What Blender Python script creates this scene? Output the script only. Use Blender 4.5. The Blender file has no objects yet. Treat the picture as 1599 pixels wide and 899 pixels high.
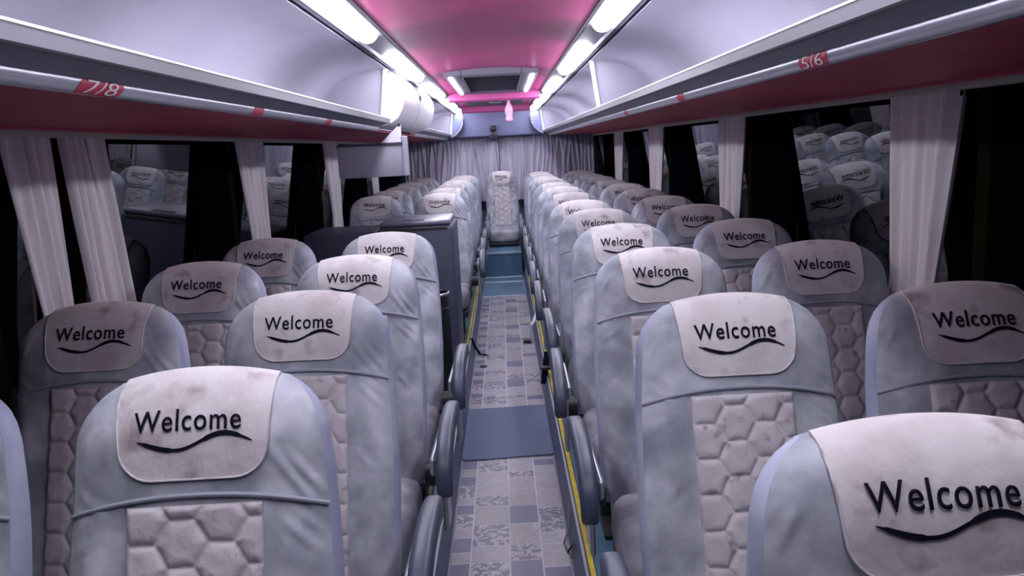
import bpy, bmesh, math, random
from mathutils import Vector, Matrix, noise
random.seed(7)
R = math.radians
sc = bpy.context.scene
C = sc.collection

# ------------------------------------------------------------------ camera
F = 1250.0
VX, VY, ROLL = 783.0, 230.0, 0.05
CAM = Vector((0.045, 0.0, 1.56))
d = Vector((VX - 799.5, VY - 449.5, F)).normalized()          # bus axis (world +Y) in camera coords (x right, y down, z fwd)
cr, sr = math.cos(ROLL), math.sin(ROLL)
ez = -((VX - 799.5) * cr + (VY - 449.5) * (-sr)) / F
e = Vector((cr, -sr, ez)).normalized()                        # world +X
w = d.cross(e).normalized()                                   # world +-Z in camera coords
if w.y > 0: w = -w                                            # up = negative image y
cam = bpy.data.cameras.new('camera'); co = bpy.data.objects.new('camera', cam); C.objects.link(co)
cam.sensor_width = 36.0; cam.lens = F / 1599.0 * 36.0; cam.clip_start = 0.02; cam.clip_end = 200
M3 = Matrix(((e.x, -e.y, -e.z), (d.x, -d.y, -d.z), (w.x, -w.y, -w.z)))   # columns: camera x, y(up), z(back) in world
co.matrix_world = Matrix.Translation(CAM) @ M3.to_4x4()
sc.camera = co

# ------------------------------------------------------------------ world + exposure
wd = bpy.data.worlds.new('night'); sc.world = wd; wd.use_nodes = True
wd.node_tree.nodes['Background'].inputs[0].default_value = (0.010, 0.012, 0.02, 1)
wd.node_tree.nodes['Background'].inputs[1].default_value = 0.3
sc.view_settings.view_transform = 'Standard'; sc.view_settings.look = 'None'
sc.view_settings.exposure = 0.0; sc.view_settings.gamma = 1.0; sc.view_settings.use_curve_mapping = False
LAMP_COL = (0.89, 0.885, 1.0, 1); LAMP_STR = 30.0

# ------------------------------------------------------------------ materials
def mat(name, col, rough=0.7, metal=0.0, col2=None, scale=8, detail=4, bump=0.0, bscale=60, emit=None, estr=1, sheen=0, spec=0.5, lo=0.4, hi=0.62, stretch=None, col3=None, scale3=20, lo3=.62, hi3=.7, rnd=0.0):
    m = bpy.data.materials.new(name); m.use_nodes = True
    nt = m.node_tree; b = nt.nodes['Principled BSDF']
    b.inputs['Base Color'].default_value = (*col, 1); b.inputs['Roughness'].default_value = rough
    b.inputs['Metallic'].default_value = metal; b.inputs['Specular IOR Level'].default_value = spec
    if sheen: b.inputs['Sheen Weight'].default_value = sheen
    tc = nt.nodes.new('ShaderNodeTexCoord'); mp = nt.nodes.new('ShaderNodeMapping')
    nt.links.new(tc.outputs['Object'], mp.inputs[0])
    if stretch: mp.inputs['Scale'].default_value = stretch
    if rnd:
        oi = nt.nodes.new('ShaderNodeObjectInfo'); cx = nt.nodes.new('ShaderNodeCombineXYZ')
        mu = nt.nodes.new('ShaderNodeMath'); mu.operation = 'MULTIPLY'; mu.inputs[1].default_value = rnd
        nt.links.new(oi.outputs['Random'], mu.inputs[0])
        for i in range(3): nt.links.new(mu.outputs[0], cx.inputs[i])
        nt.links.new(cx.outputs[0], mp.inputs['Location'])
    if col2:
        n = nt.nodes.new('ShaderNodeTexNoise'); n.inputs['Scale'].default_value = scale; n.inputs['Detail'].default_value = detail
        nt.links.new(mp.outputs[0], n.inputs[0])
        r = nt.nodes.new('ShaderNodeValToRGB'); r.color_ramp.elements[0].position = lo; r.color_ramp.elements[1].position = hi
        r.color_ramp.elements[0].color = (*col, 1); r.color_ramp.elements[1].color = (*col2, 1)
        nt.links.new(n.outputs[0], r.inputs[0]); out = r.outputs[0]
        if col3:
            n3 = nt.nodes.new('ShaderNodeTexNoise'); n3.inputs['Scale'].default_value = scale3; n3.inputs['Detail'].default_value = 6
            nt.links.new(mp.outputs[0], n3.inputs[0])
            r3 = nt.nodes.new('ShaderNodeValToRGB'); r3.color_ramp.elements[0].position = lo3; r3.color_ramp.elements[1].position = hi3
            r3.color_ramp.elements[0].color = (0, 0, 0, 1); r3.color_ramp.elements[1].color = (1, 1, 1, 1)
            nt.links.new(n3.outputs[0], r3.inputs[0])
            mx = nt.nodes.new('ShaderNodeMix'); mx.data_type = 'RGBA'
            nt.links.new(r3.outputs[0], mx.inputs[0]); nt.links.new(out, mx.inputs[6]); mx.inputs[7].default_value = (*col3, 1)
            out = mx.outputs[2]
        nt.links.new(out, b.inputs['Base Color'])
    if bump:
        n2 = nt.nodes.new('ShaderNodeTexNoise'); n2.inputs['Scale'].default_value = bscale; n2.inputs['Detail'].default_value = 3
        nt.links.new(mp.outputs[0], n2.inputs[0])
        bp = nt.nodes.new('ShaderNodeBump'); bp.inputs['Strength'].default_value = bump; bp.inputs['Distance'].default_value = 0.01
        nt.links.new(n2.outputs[0], bp.inputs['Height']); nt.links.new(bp.outputs[0], b.inputs['Normal'])
    if emit:
        b.inputs['Emission Color'].default_value = emit; b.inputs['Emission Strength'].default_value = estr
    return m

M = {}
M['suede'] = mat('grey_suede', (0.25, 0.27, 0.32), 0.92, col2=(0.52, 0.545, 0.61), scale=9, detail=8, bump=0.25, bscale=22, sheen=0.25, rnd=30, lo=.35, hi=.68, col3=(.20, .215, .27), scale3=7, lo3=.50, hi3=.72)
M['rear_fabric'] = mat('lavender_blue_cover', (0.28, 0.31, 0.43), 0.9, col2=(0.36, 0.385, 0.50), scale=6, bump=0.2, bscale=18, rnd=30)
M['patch'] = mat('beige_velvet', (0.62, 0.60, 0.615), 0.9, col2=(0.50, 0.45, 0.47), scale=10, detail=7, bump=0.3, bscale=28, sheen=0.2, rnd=30, lo=.42, hi=.7, col3=(.34, .26, .29), scale3=15, lo3=.57, hi3=.72)
M['quilt'] = mat('beige_quilt', (0.54, 0.52, 0.54), 0.92, col2=(0.43, 0.385, 0.42), scale=16, detail=7, bump=0.3, bscale=40, rnd=30, lo=.4, hi=.7, col3=(.30, .26, .30), scale3=40, lo3=.60, hi3=.72)
M['cushion'] = mat('cushion_suede', (0.20, 0.205, 0.245), 0.92, col2=(0.36, 0.36, 0.40), scale=8, detail=7, bump=0.35, bscale=16, rnd=30)
M['piping'] = mat('piping_grey', (0.30, 0.32, 0.38), 0.9)
M['ink'] = mat('black_ink', (0.008, 0.008, 0.02), 0.9, spec=.05)
M['arm'] = mat('dark_grey_plastic', (0.05, 0.062, 0.10), 0.42, bump=0.05)
M['bracket'] = mat('pale_bracket', (0.42, 0.43, 0.47), 0.35, metal=0.6)
M['frame'] = mat('black_frame', (0.02, 0.02, 0.025), 0.5)
M['pink'] = mat('pink_ceiling', (0.62, 0.038, 0.24), 0.36, col2=(0.50, 0.032, 0.19), scale=3, bump=0.12, bscale=5)
M['pinkbeam'] = mat('pink_beam', (0.62, 0.10, 0.34), 0.45)
M['cove'] = mat('pale_lavender_panel', (0.44, 0.42, 0.50), 0.5, col2=(0.36, 0.34, 0.42), scale=2.2, detail=5, bump=0.10, bscale=3.5, lo=.35, hi=.72)
M['gasket'] = mat('dark_gasket', (0.05, 0.045, 0.08), 0.7)
M['alu'] = mat('brushed_aluminium', (0.52, 0.52, 0.60), 0.32, metal=0.75)
M['chan'] = mat('silver_channel', (0.26, 0.26, 0.31), 0.5, metal=0.4)
M['alu_white'] = mat('white_edge', (0.85, 0.85, 0.92), 0.3, metal=0.2)
M['lipgrey'] = mat('grey_lip', (0.13, 0.135, 0.165), 0.45, metal=0.2)
M['channel'] = mat('slate_channel', (0.21, 0.23, 0.28), 0.5, metal=0.2)
M['red'] = mat('burgundy_panel', (0.42, 0.045, 0.09), 0.6, col2=(0.35, 0.035, 0.075), scale=6, bump=0.15, bscale=90)
M['cream'] = mat('cream_rail', (0.42, 0.38, 0.36), 0.6)
M['wall'] = mat('grey_wall', (0.20, 0.20, 0.24), 0.7, bump=0.1)
M['pillar'] = mat('black_pillar', (0.002, 0.002, 0.004), 0.9, spec=.0)
M['olive'] = mat('olive_trim', (0.007, 0.008, 0.004), 0.9, spec=.0)
M['curtain'] = mat('cream_curtain', (0.74, 0.69, 0.71), 0.9, col2=(0.62, 0.57, 0.59), scale=5, bump=0.2, bscale=60, stretch=(3, 3, 0.4))
M['curtain_rear'] = mat('lavender_curtain', (0.62, 0.60, 0.70), 0.9, col2=(0.52, 0.50, 0.62), scale=4, stretch=(4, 4, .5))
M['bulk'] = mat('blue_grey_bulkhead', (0.17, 0.19, 0.33), 0.6)
M['teal'] = mat('teal_vinyl', (0.065, 0.145, 0.235), 0.4, col2=(0.075, 0.165, 0.25), scale=5)
M['nosing'] = mat('pale_nosing', (0.45, 0.52, 0.6), 0.35, metal=0.3)
M['skirt'] = mat('slate_skirt', (0.08, 0.095, 0.16), 0.45, bump=0.05)
M['yellow'] = mat('yellow_strip', (0.62, 0.48, 0.02), 0.6, col2=(.45, .36, .03), scale=25)
M['mat'] = mat('grey_rubber', (0.078, 0.105, 0.185), 0.75, bump=0.15, bscale=150)
M['cab'] = mat('slate_cabinet', (0.055, 0.062, 0.10), 0.5, col2=(0.065, 0.07, 0.115), scale=5, bump=0.06, bscale=100)
M['cablid'] = mat('grey_lid', (0.13, 0.14, 0.20), 0.35)
M['bin'] = mat('black_bin', (0.012, 0.012, 0.018), 0.35)
M['chrome'] = mat('chrome', (0.75, 0.76, 0.82), 0.15, metal=1)
M['monitor'] = mat('grey_monitor_back', (0.36, 0.36, 0.44), 0.6)
M['bottle'] = mat('pink_plastic_glow', (0.95, 0.45, 0.70), 0.3, emit=(1, .45, .72, 1), estr=0.35)  # plain pink plastic; faint emission stands in for lamplight on it
M['sticker'] = mat('red_sticker', (0.52, 0.03, 0.08), 0.5)
M['white'] = mat('sticker_white', (0.8, 0.72, 0.76), 0.5)
M['grille'] = mat('dark_grille', (0.05, 0.05, 0.07), 0.6)
M['ventframe'] = mat('grey_vent_frame', (0.20, 0.19, 0.24), 0.5)
M['lamp'] = mat('lamp_diffuser', (0.9, 0.9, 1), 0.4, emit=LAMP_COL, estr=LAMP_STR)
M['lamp2'] = mat('vent_lamp_diffuser', (0.9, 0.9, 1), 0.4, emit=LAMP_COL, estr=9.0)
M['grout'] = mat('pale_joint', (0.44, 0.44, 0.53), 0.6)

def glass_mat():
    m = bpy.data.materials.new('night_glass'); m.use_nodes = True; nt = m.node_tree
    for n in list(nt.nodes): nt.nodes.remove(n)
    o = nt.nodes.new('ShaderNodeOutputMaterial'); mx = nt.nodes.new('ShaderNodeMixShader')
    t = nt.nodes.new('ShaderNodeBsdfTransparent'); t.inputs[0].default_value = (0.25, 0.28, 0.32, 1)
    g = nt.nodes.new('ShaderNodeBsdfGlossy'); g.inputs['Roughness'].default_value = 0.015; g.inputs[0].default_value = (.9, .93, 1, 1)
    f = nt.nodes.new('ShaderNodeFresnel'); f.inputs[0].default_value = 1.9
    nt.links.new(f.outputs[0], mx.inputs[0]); nt.links.new(t.outputs[0], mx.inputs[1]); nt.links.new(g.outputs[0], mx.inputs[2])
    nt.links.new(mx.outputs[0], o.inputs[0]); return m
M['glass'] = glass_mat()

def tile_mat(name, base, dark, kind):
    m = bpy.data.materials.new(name); m.use_nodes = True; nt = m.node_tree; b = nt.nodes['Principled BSDF']
    b.inputs['Roughness'].default_value = 0.42
    tc = nt.nodes.new('ShaderNodeTexCoord'); oi = nt.nodes.new('ShaderNodeObjectInfo')
    ad = nt.nodes.new('ShaderNodeVectorMath'); ad.operation = 'ADD'
    sc_ = nt.nodes.new('ShaderNodeVectorMath'); sc_.operation = 'SCALE'; sc_.inputs['Scale'].default_value = 9
    nt.links.new(oi.outputs['Location'], sc_.inputs[0]); nt.links.new(tc.outputs['Object'], ad.inputs[0]); nt.links.new(sc_.outputs[0], ad.inputs[1])
    r = nt.nodes.new('ShaderNodeValToRGB')
    if kind == 'scroll':
        n = nt.nodes.new('ShaderNodeTexNoise'); n.inputs['Scale'].default_value = 17; n.inputs['Detail'].default_value = 1.2; n.inputs['Distortion'].default_value = 2.6
        e0, e1 = .46, .50
    elif kind == 'brick':
        n = nt.nodes.new('ShaderNodeTexNoise'); n.inputs['Scale'].default_value = 30; n.inputs['Detail'].default_value = 5; e0, e1 = .3, .75
    elif kind == 'vein':
        n = nt.nodes.new('ShaderNodeTexVoronoi'); n.feature = 'DISTANCE_TO_EDGE'; n.inputs['Scale'].default_value = 26; e0, e1 = .05, .0
    else:
        n = nt.nodes.new('ShaderNodeTexNoise'); n.inputs['Scale'].default_value = 14; e0, e1 = .3, .8
    nt.links.new(ad.outputs[0], n.inputs['Vector'])
    el = r.color_ramp.elements
    if e0 > e1:
        el[0].position = e1; el[0].color = (*dark, 1); el[1].position = e0; el[1].color = (*base, 1)
    else:
        el[0].position = e0; el[0].color = (*base, 1); el[1].position = e1; el[1].color = (*dark, 1)
    nt.links.new(n.outputs['Distance' if kind == 'vein' else 'Fac'] if kind == 'vein' else n.outputs[0], r.inputs[0])
    nt.links.new(r.outputs[0], b.inputs['Base Color']); return m
TILES = [tile_mat('tile_plain_beige', (.27, .25, .27), (.19, .18, .21), 'brick'),
         tile_mat('tile_scroll', (.31, .29, .32), (.09, .095, .14), 'scroll'),
         tile_mat('tile_vein', (.24, .225, .25), (.34, .32, .35), 'vein'),
         tile_mat('tile_slate', (.075, .085, .15), (.10, .11, .18), 'plain'),
         tile_mat('tile_plain_grey', (.29, .28, .31), (.21, .20, .24), 'brick')]

# ------------------------------------------------------------------ helpers
def me_from(name, verts, faces, m, smooth=False, sharp=None):
    me = bpy.data.meshes.new(name); me.from_pydata([tuple(v) for v in verts], [], faces); me.update()
    bm = bmesh.new(); bm.from_mesh(me); bmesh.ops.recalc_face_normals(bm, faces=bm.faces); bm.to_mesh(me); bm.free()
    me.materials.append(m)
    if smooth:
        for p in me.polygons: p.use_smooth = True
        if sharp: me.set_sharp_from_angle(angle=R(sharp))
    return me
def ob(name, me, parent=None, loc=(0, 0, 0), rot=(0, 0, 0)):
    o = bpy.data.objects.new(name, me); C.objects.link(o); o.location = loc; o.rotation_euler = rot
    if parent: o.parent = parent
    return o
def empty(name, loc=(0, 0, 0), rz=0):
    o = bpy.data.objects.new(name, None); C.objects.link(o); o.location = loc; o.rotation_euler = (0, 0, rz); o.empty_display_size = .05
    return o
def tag(o, label=None, cat=None, group=None, kind=None):
    if label: o['label'] = label
    if cat: o['category'] = cat
    if group: o['group'] = group
    if kind: o['kind'] = kind
    return o
def bm_me(name, bm, m, smooth=True, sharp=35):
    me = bpy.data.meshes.new(name); bmesh.ops.recalc_face_normals(bm, faces=bm.faces); bm.to_mesh(me); bm.free(); me.materials.append(m)
    if smooth:
        for p in me.polygons: p.use_smooth = True
        me.set_sharp_from_angle(angle=R(sharp))
    return me
def add_box(bm, x0, x1, y0, y1, z0, z1, bev=0, seg=2):
    r = bmesh.ops.create_cube(bm, size=1); vs = r['verts']
    for v in vs: v.co = Vector(((x0 + x1) / 2 + v.co.x * (x1 - x0), (y0 + y1) / 2 + v.co.y * (y1 - y0), (z0 + z1) / 2 + v.co.z * (z1 - z0)))
    if bev:
        es = list({e_ for v in vs for e_ in v.link_edges})
        bmesh.ops.bevel(bm, geom=es, offset=bev, segments=seg, profile=0.5, affect='EDGES')
def box(name, x0, x1, y0, y1, z0, z1, m, parent=None, bev=0, seg=2):
    """box whose object origin is its own base centre"""
    bm = bmesh.new(); cx, cy = (x0 + x1) / 2, (y0 + y1) / 2
    add_box(bm, x0 - cx, x1 - cx, y0 - cy, y1 - cy, 0, z1 - z0, bev, seg)
    return ob(name, bm_me(name, bm, m, smooth=bool(bev)), parent, (cx, cy, z0))
def prism_y(name, prof, y0, y1, m, parent=None, smooth=False, sharp=30):
    """closed profile of (x,z) extruded along y"""
    n = len(prof); V = [(x, 0, z) for x, z in prof] + [(x, y1 - y0, z) for x, z in prof]
    Fc = [(i, (i + 1) % n, n + (i + 1) % n, n + i) for i in range(n)] + [tuple(range(n)), tuple(range(2 * n - 1, n - 1, -1))]
    return ob(name, me_from(name, V, Fc, m, smooth, sharp), parent, (0, y0, 0))
def sheet_prof(pts, t):
    """thicken an open profile outward (up / away from the cabin)"""
    out = []
    for i, p in enumerate(pts):
        a = Vector(pts[max(i - 1, 0)]); b = Vector(pts[min(i + 1, len(pts) - 1)]); dd = (b - a).normalized()
        nrm = Vector((-dd.y, dd.x))
        out.append((p[0] + nrm.x * t, p[1] + nrm.y * t))
    return list(pts) + out[::-1]
def sheet_y(name, pts, t, y0, y1, m, parent=None, smooth=True, sharp=40):
    n = len(pts); o_ = sheet_prof(pts, t)[n:][::-1]
    V = []
    for yy in (0, y1 - y0):
        V += [(x, yy, z) for x, z in pts] + [(x, yy, z) for x, z in o_]
    Fc = []
    for i in range(n - 1):
        Fc.append((i, i + 1, 2 * n + i + 1, 2 * n + i)); Fc.append((n + i, n + i + 1, 3 * n + i + 1, 3 * n + i))
        for b in (0, 2 * n): Fc.append((b + i, b + i + 1, b + n + i + 1, b + n + i))
    for i in (0, n - 1): Fc.append((i, n + i, 3 * n + i, 2 * n + i))
    return ob(name, me_from(name, V, Fc, m, smooth, sharp), parent, (0, y0, 0))
def tube(name, pts, r, m, parent=None, seg=10, caps=True, scale_r=None, closed=False, loc=(0, 0, 0)):
    pts = [Vector(p) for p in pts]; V = []; Fc = []; n = len(pts)
    up = Vector((0, 0, 1))
    for i, p in enumerate(pts):
        if closed: t = (pts[(i + 1) % n] - pts[i - 1]).normalized()
        else: t = (pts[min(i + 1, n - 1)] - pts[max(i - 1, 0)]).normalized()
        a = t.cross(up)
        if a.length < 1e-3: a = t.cross(Vector((0, 1, 0)))
        a.normalize(); b = t.cross(a); rr = r * (scale_r[i] if scale_r else 1)
        for k in range(seg):
            th = 2 * math.pi * k / seg; V.append(p + a * math.cos(th) * rr + b * math.sin(th) * rr)
    for i in range(n if closed else n - 1):
        for k in range(seg):
            j = (i + 1) % n
            Fc.append((i * seg + k, i * seg + (k + 1) % seg, j * seg + (k + 1) % seg, j * seg + k))
    if caps and not closed: Fc += [tuple(range(seg)), tuple(range((n - 1) * seg, n * seg))]
    return ob(name, me_from(name, V, Fc, m, True, 50), parent, loc)
def grid_faces(nr, nc, off=0, wrap=False):
    Fc = []
    for i in range(nr - 1):
        for j in range(nc if wrap else nc - 1):
            a = off + i * nc + j; b = off + i * nc + (j + 1) % nc
            Fc.append((a, b, b + nc, a + nc))
    return Fc
def text_mesh(body, size, offs=0.0, spc=1.0):
    cu = bpy.data.curves.new('t', 'FONT'); cu.body = body; cu.size = size; cu.resolution_u = 4; cu.align_x = 'LEFT'; cu.offset = offs; cu.space_character = spc
    o = bpy.data.objects.new('t', cu); C.objects.link(o)
    dg = bpy.context.evaluated_depsgraph_get(); me = bpy.data.meshes.new_from_object(o.evaluated_get(dg))
    bpy.data.objects.remove(o); return me

# vertical/depth helpers
ZC = CAM.z
def Y(zc, h=0.0): return (zc - h * 0.173) / 0.985         # depth along the view line -> world y, h = metres below camera
Y0, Y1 = -1.3, 11.5
XW = 1.37

# ------------------------------------------------------------------ floor
fl = tag(empty('floor'), kind='structure')
box('floor_base', -0.24, 0.24, Y0, Y1, -0.04, -0.0007, M['grout'], fl)
P = 0.151
cols = [(-0.232, -0.155), (-0.152, -0.002), (0.001, 0.123), (0.126, 0.232)]
meshes = {}
def tile_mesh(wx, wy, mi):
    k = (round(wx, 3), round(wy, 3), mi)
    if k not in meshes:
        bm = bmesh.new(); add_box(bm, -wx / 2, wx / 2, -wy / 2, wy / 2, -0.003, 0.0, 0.0008, 1); meshes[k] = bm_me('tile', bm, TILES[mi], False)
    return meshes[k]
rt = random.Random(3)
def put_tile(x0, x1, y0, y1, mi):
    g = 0.0026
    ob('tile', tile_mesh(x1 - x0 - 2 * g, y1 - y0 - 2 * g, mi), fl, ((x0 + x1) / 2, (y0 + y1) / 2, 0.0))
yend = 8.35
ystart = 2.1
# four columns of patchwork tiles with their own rhythm
seqs = [[(0.10, 3), (0.075, 0), (0.10, 1), (0.08, 3), (0.06, 4), (0.11, 1), (0.09, 3), (0.07, 0)],
        [(0.15, 1), (0.15, 0), (0.085, 1), (0.15, 4), (0.08, 2), (0.15, 1), (0.11, 4)],
        [(0.155, 2), (0.14, 3), (0.11, 0), (0.15, 2), (0.06, 1), (0.15, 4), (0.15, 3), (0.10, 1)],
        [(0.15, 2), (0.08, 4), (0.08, 1), (0.11, 1), (0.15, 2), (0.09, 0), (0.15, 4), (0.07, 3)]]
edges = [(-0.232, -0.153), (-0.153, -0.0), (0.0, 0.125), (0.125, 0.232)]
for ci, (xa, xb) in enumerate(edges):
    y = ystart; k = ci
    while y < yend - 0.02:
        h_, mi = seqs[ci][k % len(seqs[ci])]; k += 1
        h_ *= 1.2
        y2 = min(y + h_, yend)
        if yend - y2 < 0.03: y2 = yend
        put_tile(xa, xb, y, y2, mi); y = y2
# skirting, platforms, yellow edge strips
for s, nm in ((-1, 'left'), (1, 'right')):
    pl = tag(empty('trim_1' if s < 0 else 'trim_2'), kind='structure')
    prism_y('skirting', [(s * .232, -.01), (s * .236, .012), (s * .262, .098), (s * .275, .098), (s * .275, -.02)], Y0, Y1, M['skirt'], pl)
    prism_y('edge_rail', [(s * .262, .098), (s * .262, .106), (s * .270, .110), (s * .276, .106), (s * .276, .094)], Y0, Y1, M['bracket'], pl)
    prism_y('floor_bead', [(s * .228, .0), (s * .228, .004), (s * .234, .008), (s * .240, .004), (s * .240, 0)], Y0, Y1, M['bracket'], pl)
    prism_y('yellow_strip', [(s * .279, .080), (s * .279, .096), (s * .298, .096), (s * .298, .080)], Y0, 9.0, M['yellow'], pl)
    box('platform', min(s * .275, s * XW), max(s * .275, s * XW), Y0, Y1, -.04, .08, M['teal'], pl)
# teal floor section and rear plinth
tp = tag(empty('rear_plinth', (0, 9.68, 0)), 'teal vinyl plinth under the lone centre seat at the end of the aisle', 'plinth')
box('teal_panel', -.226, .226, 0, 1.75, 0.002, .30, M['teal'], tp)
box('nosing', -.226, .226, -.012, .03, .285, .305, M['nosing'], tp)
ts = tag(empty('aisle_step', (0, 8.35, 0)), 'teal vinyl floor strip with pale metal edges before the rear plinth', 'floor strip')
box('teal_sheet', -.226, .226, 0, 1.30, -0.002, .004, M['teal'], ts)
box('nosing', -.224, .224, .86, .93, .004, .014, M['nosing'], ts, 0.003, 1)
box('nosing', -.224, .224, 1.22, 1.29, .004, .014, M['nosing'], ts, 0.003, 1)
box('edge_strip', -.224, .224, -.012, .05, .0, .006, M['nosing'], ts)

# ------------------------------------------------------------------ rubber mat
def mat_mesh():
    nx, ny = 90, 14; V = []
    for j in range(ny):
        for i in range(nx):
            x = -0.235 + 0.47 * i / (nx - 1); y = 0.80 * j / (ny - 1)
            rib = 0.0022 * (0.5 + 0.5 * math.cos(2 * math.pi * x / 0.0145)) if 0.11 < abs(x) < 0.225 else 0
            z = 0.006 + rib + (0.010 * max(0, (abs(x) - .215) / .02) ** 2) + 0.0015 * math.sin(y * 9 + x * 4)
            V.append((x, y + 0.008 * math.sin(x * 9), z))
    n = len(V); V += [(v[0], v[1], max(0.0015, v[2] - 0.005)) for v in V]
    Fc = grid_faces(ny, nx) + grid_faces(ny, nx, n)
    for i in range(nx - 1): Fc += [(i, i + 1, n + i + 1, n + i), ((ny - 1) * nx + i, (ny - 1) * nx + i + 1, n + (ny - 1) * nx + i + 1, n + (ny - 1) * nx + i)]
    for j in range(ny - 1): Fc += [(j * nx, (j + 1) * nx, n + (j + 1) * nx, n + j * nx), (j * nx + nx - 1, (j + 1) * nx + nx - 1, n + (j + 1) * nx + nx - 1, n + j * nx + nx - 1)]
    return me_from('floor_mat', V, Fc, M['mat'], True, 60)
tag(ob('floor_mat', mat_mesh(), None, (0, Y(4.08, 1.56), 0)), 'dark grey rubber mat with ribbed sides lying across the tiled aisle', 'mat')

# ------------------------------------------------------------------ walls, windows
def z_h(h): return ZC - h
zw0, zw1 = 0.80, 1.66
LEAN = 0.085
def side(s):
    nm = 'left' if s < 0 else 'right'
    wl = tag(empty('wall_' + nm), kind='structure')
    def bx(name, xa, xb, *a, **k): return box(name, min(s * xa, s * xb), max(s * xa, s * xb), *a, **k)
    bx('lower_panel', XW, XW + .06, Y0, Y1, 0, zw0, M['wall'], wl)
    bx('window_sill', XW - .035, XW + .02, Y0, Y1, zw0 - .03, zw0, M['wall'], wl, bev=.008)
    bx('upper_panel', XW - .02, XW + .06, Y0, Y1, zw1, 2.3, M['wall'], wl)
    bx('curtain_rail', XW - .065, XW - .02, Y0, Y1 - .02, zw1 - .005, zw1 + .022, M['cream'], wl, bev=.006)
    if s > 0: pil = [(1.45, 2.22), (3.75, 4.3), (5.7, 6.35), (7.7, 8.4), (9.7, 10.4)]
    else: pil = [(1.45, 2.17), (3.75, 4.2), (5.6, 6.2), (7.6, 8.3), (9.7, 10.4)]
    pil = [(-.6, 0.0)] + pil
    for a, b in pil:
        bx('pillar', XW - .01, XW + .05, a, b, zw0, zw1, M['pillar'], wl, bev=.01)
        bx('pillar_trim', XW - .022, XW - .005, b - .07, b - .01, zw0, zw1, M['olive'], wl, bev=.003)
    return pil
PIL = {-1: side(-1), 1: side(1)}
wn = 0
for s in (-1, 1):
    ps = PIL[s]; spans = [(Y0, ps[0][0])] + [(ps[i][1], ps[i + 1][0]) for i in range(len(ps) - 1)] + [(ps[-1][1], Y1)]
    for a, b in spans:
        if b < 0.3: continue
        wn += 1
        wo = tag(empty('window_%d' % wn, (s * XW, a, zw0)), kind='structure')
        L = b - a; hh = zw1 - zw0
        # pane leans inward at its top
        V = [(s * (.075 - .0), .01, .01), (s * .075, L - .01, .01), (s * (.075 - hh * LEAN), L - .01, hh - .01), (s * (.075 - hh * LEAN), .01, hh - .01)]
        V += [(x + s * .004, y, z) for x, y, z in V]
        ob('pane', me_from('pane', V, [(0, 1, 2, 3), (4, 5, 6, 7), (0, 1, 5, 4), (1, 2, 6, 5), (2, 3, 7, 6), (3, 0, 4, 7)], M['glass']), wo)
        bm = bmesh.new()
        for zz, xx in ((0.0, .07), (hh - .02, .07 - hh * LEAN)):
            add_box(bm, min(s * (xx - .03), s * (xx + .02)), max(s * (xx - .03), s * (xx + .02)), 0, L, zz, zz + .02)
        ob('window_frame', bm_me('window_frame', bm, M['pillar'], False), wo)
wr = tag(empty('wall_rear', (0, Y1, 0)), kind='structure')
box('rear_panel', -XW, XW, 0, .06, 0, 2.3, M['wall'], wr)
wf = tag(empty('wall_front', (0, Y0, 0)), kind='structure')
box('front_panel', -XW, XW, -.06, 0, 0, 2.3, M['wall'], wf)

# ------------------------------------------------------------------ ceiling
HS = 0.50
ce = tag(empty('ceiling'), kind='structure')
zt = ZC + HS
pts = [(-.43, zt + .012)] + [(x / 10 * .43, zt + .012 + .035 * (1 - (x / 10) ** 2)) for x in range(-8, 9, 2)] + [(.43, zt + .012)]
sheet_y('ceiling_panel', pts, .02, Y0, 11.21, M['pink'], ce, True, 60)
def cove_pts(s):
    raw = [(.592, .495), (.68, .492), (.78, .470), (.87, .43), (.94, .37), (.985, .30), (1.01, .22), (1.02, .14)]
    return [(s * x, ZC + h) for x, h in raw]
for s in (-1, 1):
    p = cove_pts(s)
    if s > 0: p = p[::-1]
    sheet_y('cove_panel', p, .02, Y0, 11.21, M['cove'], ce, True, 60)
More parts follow.
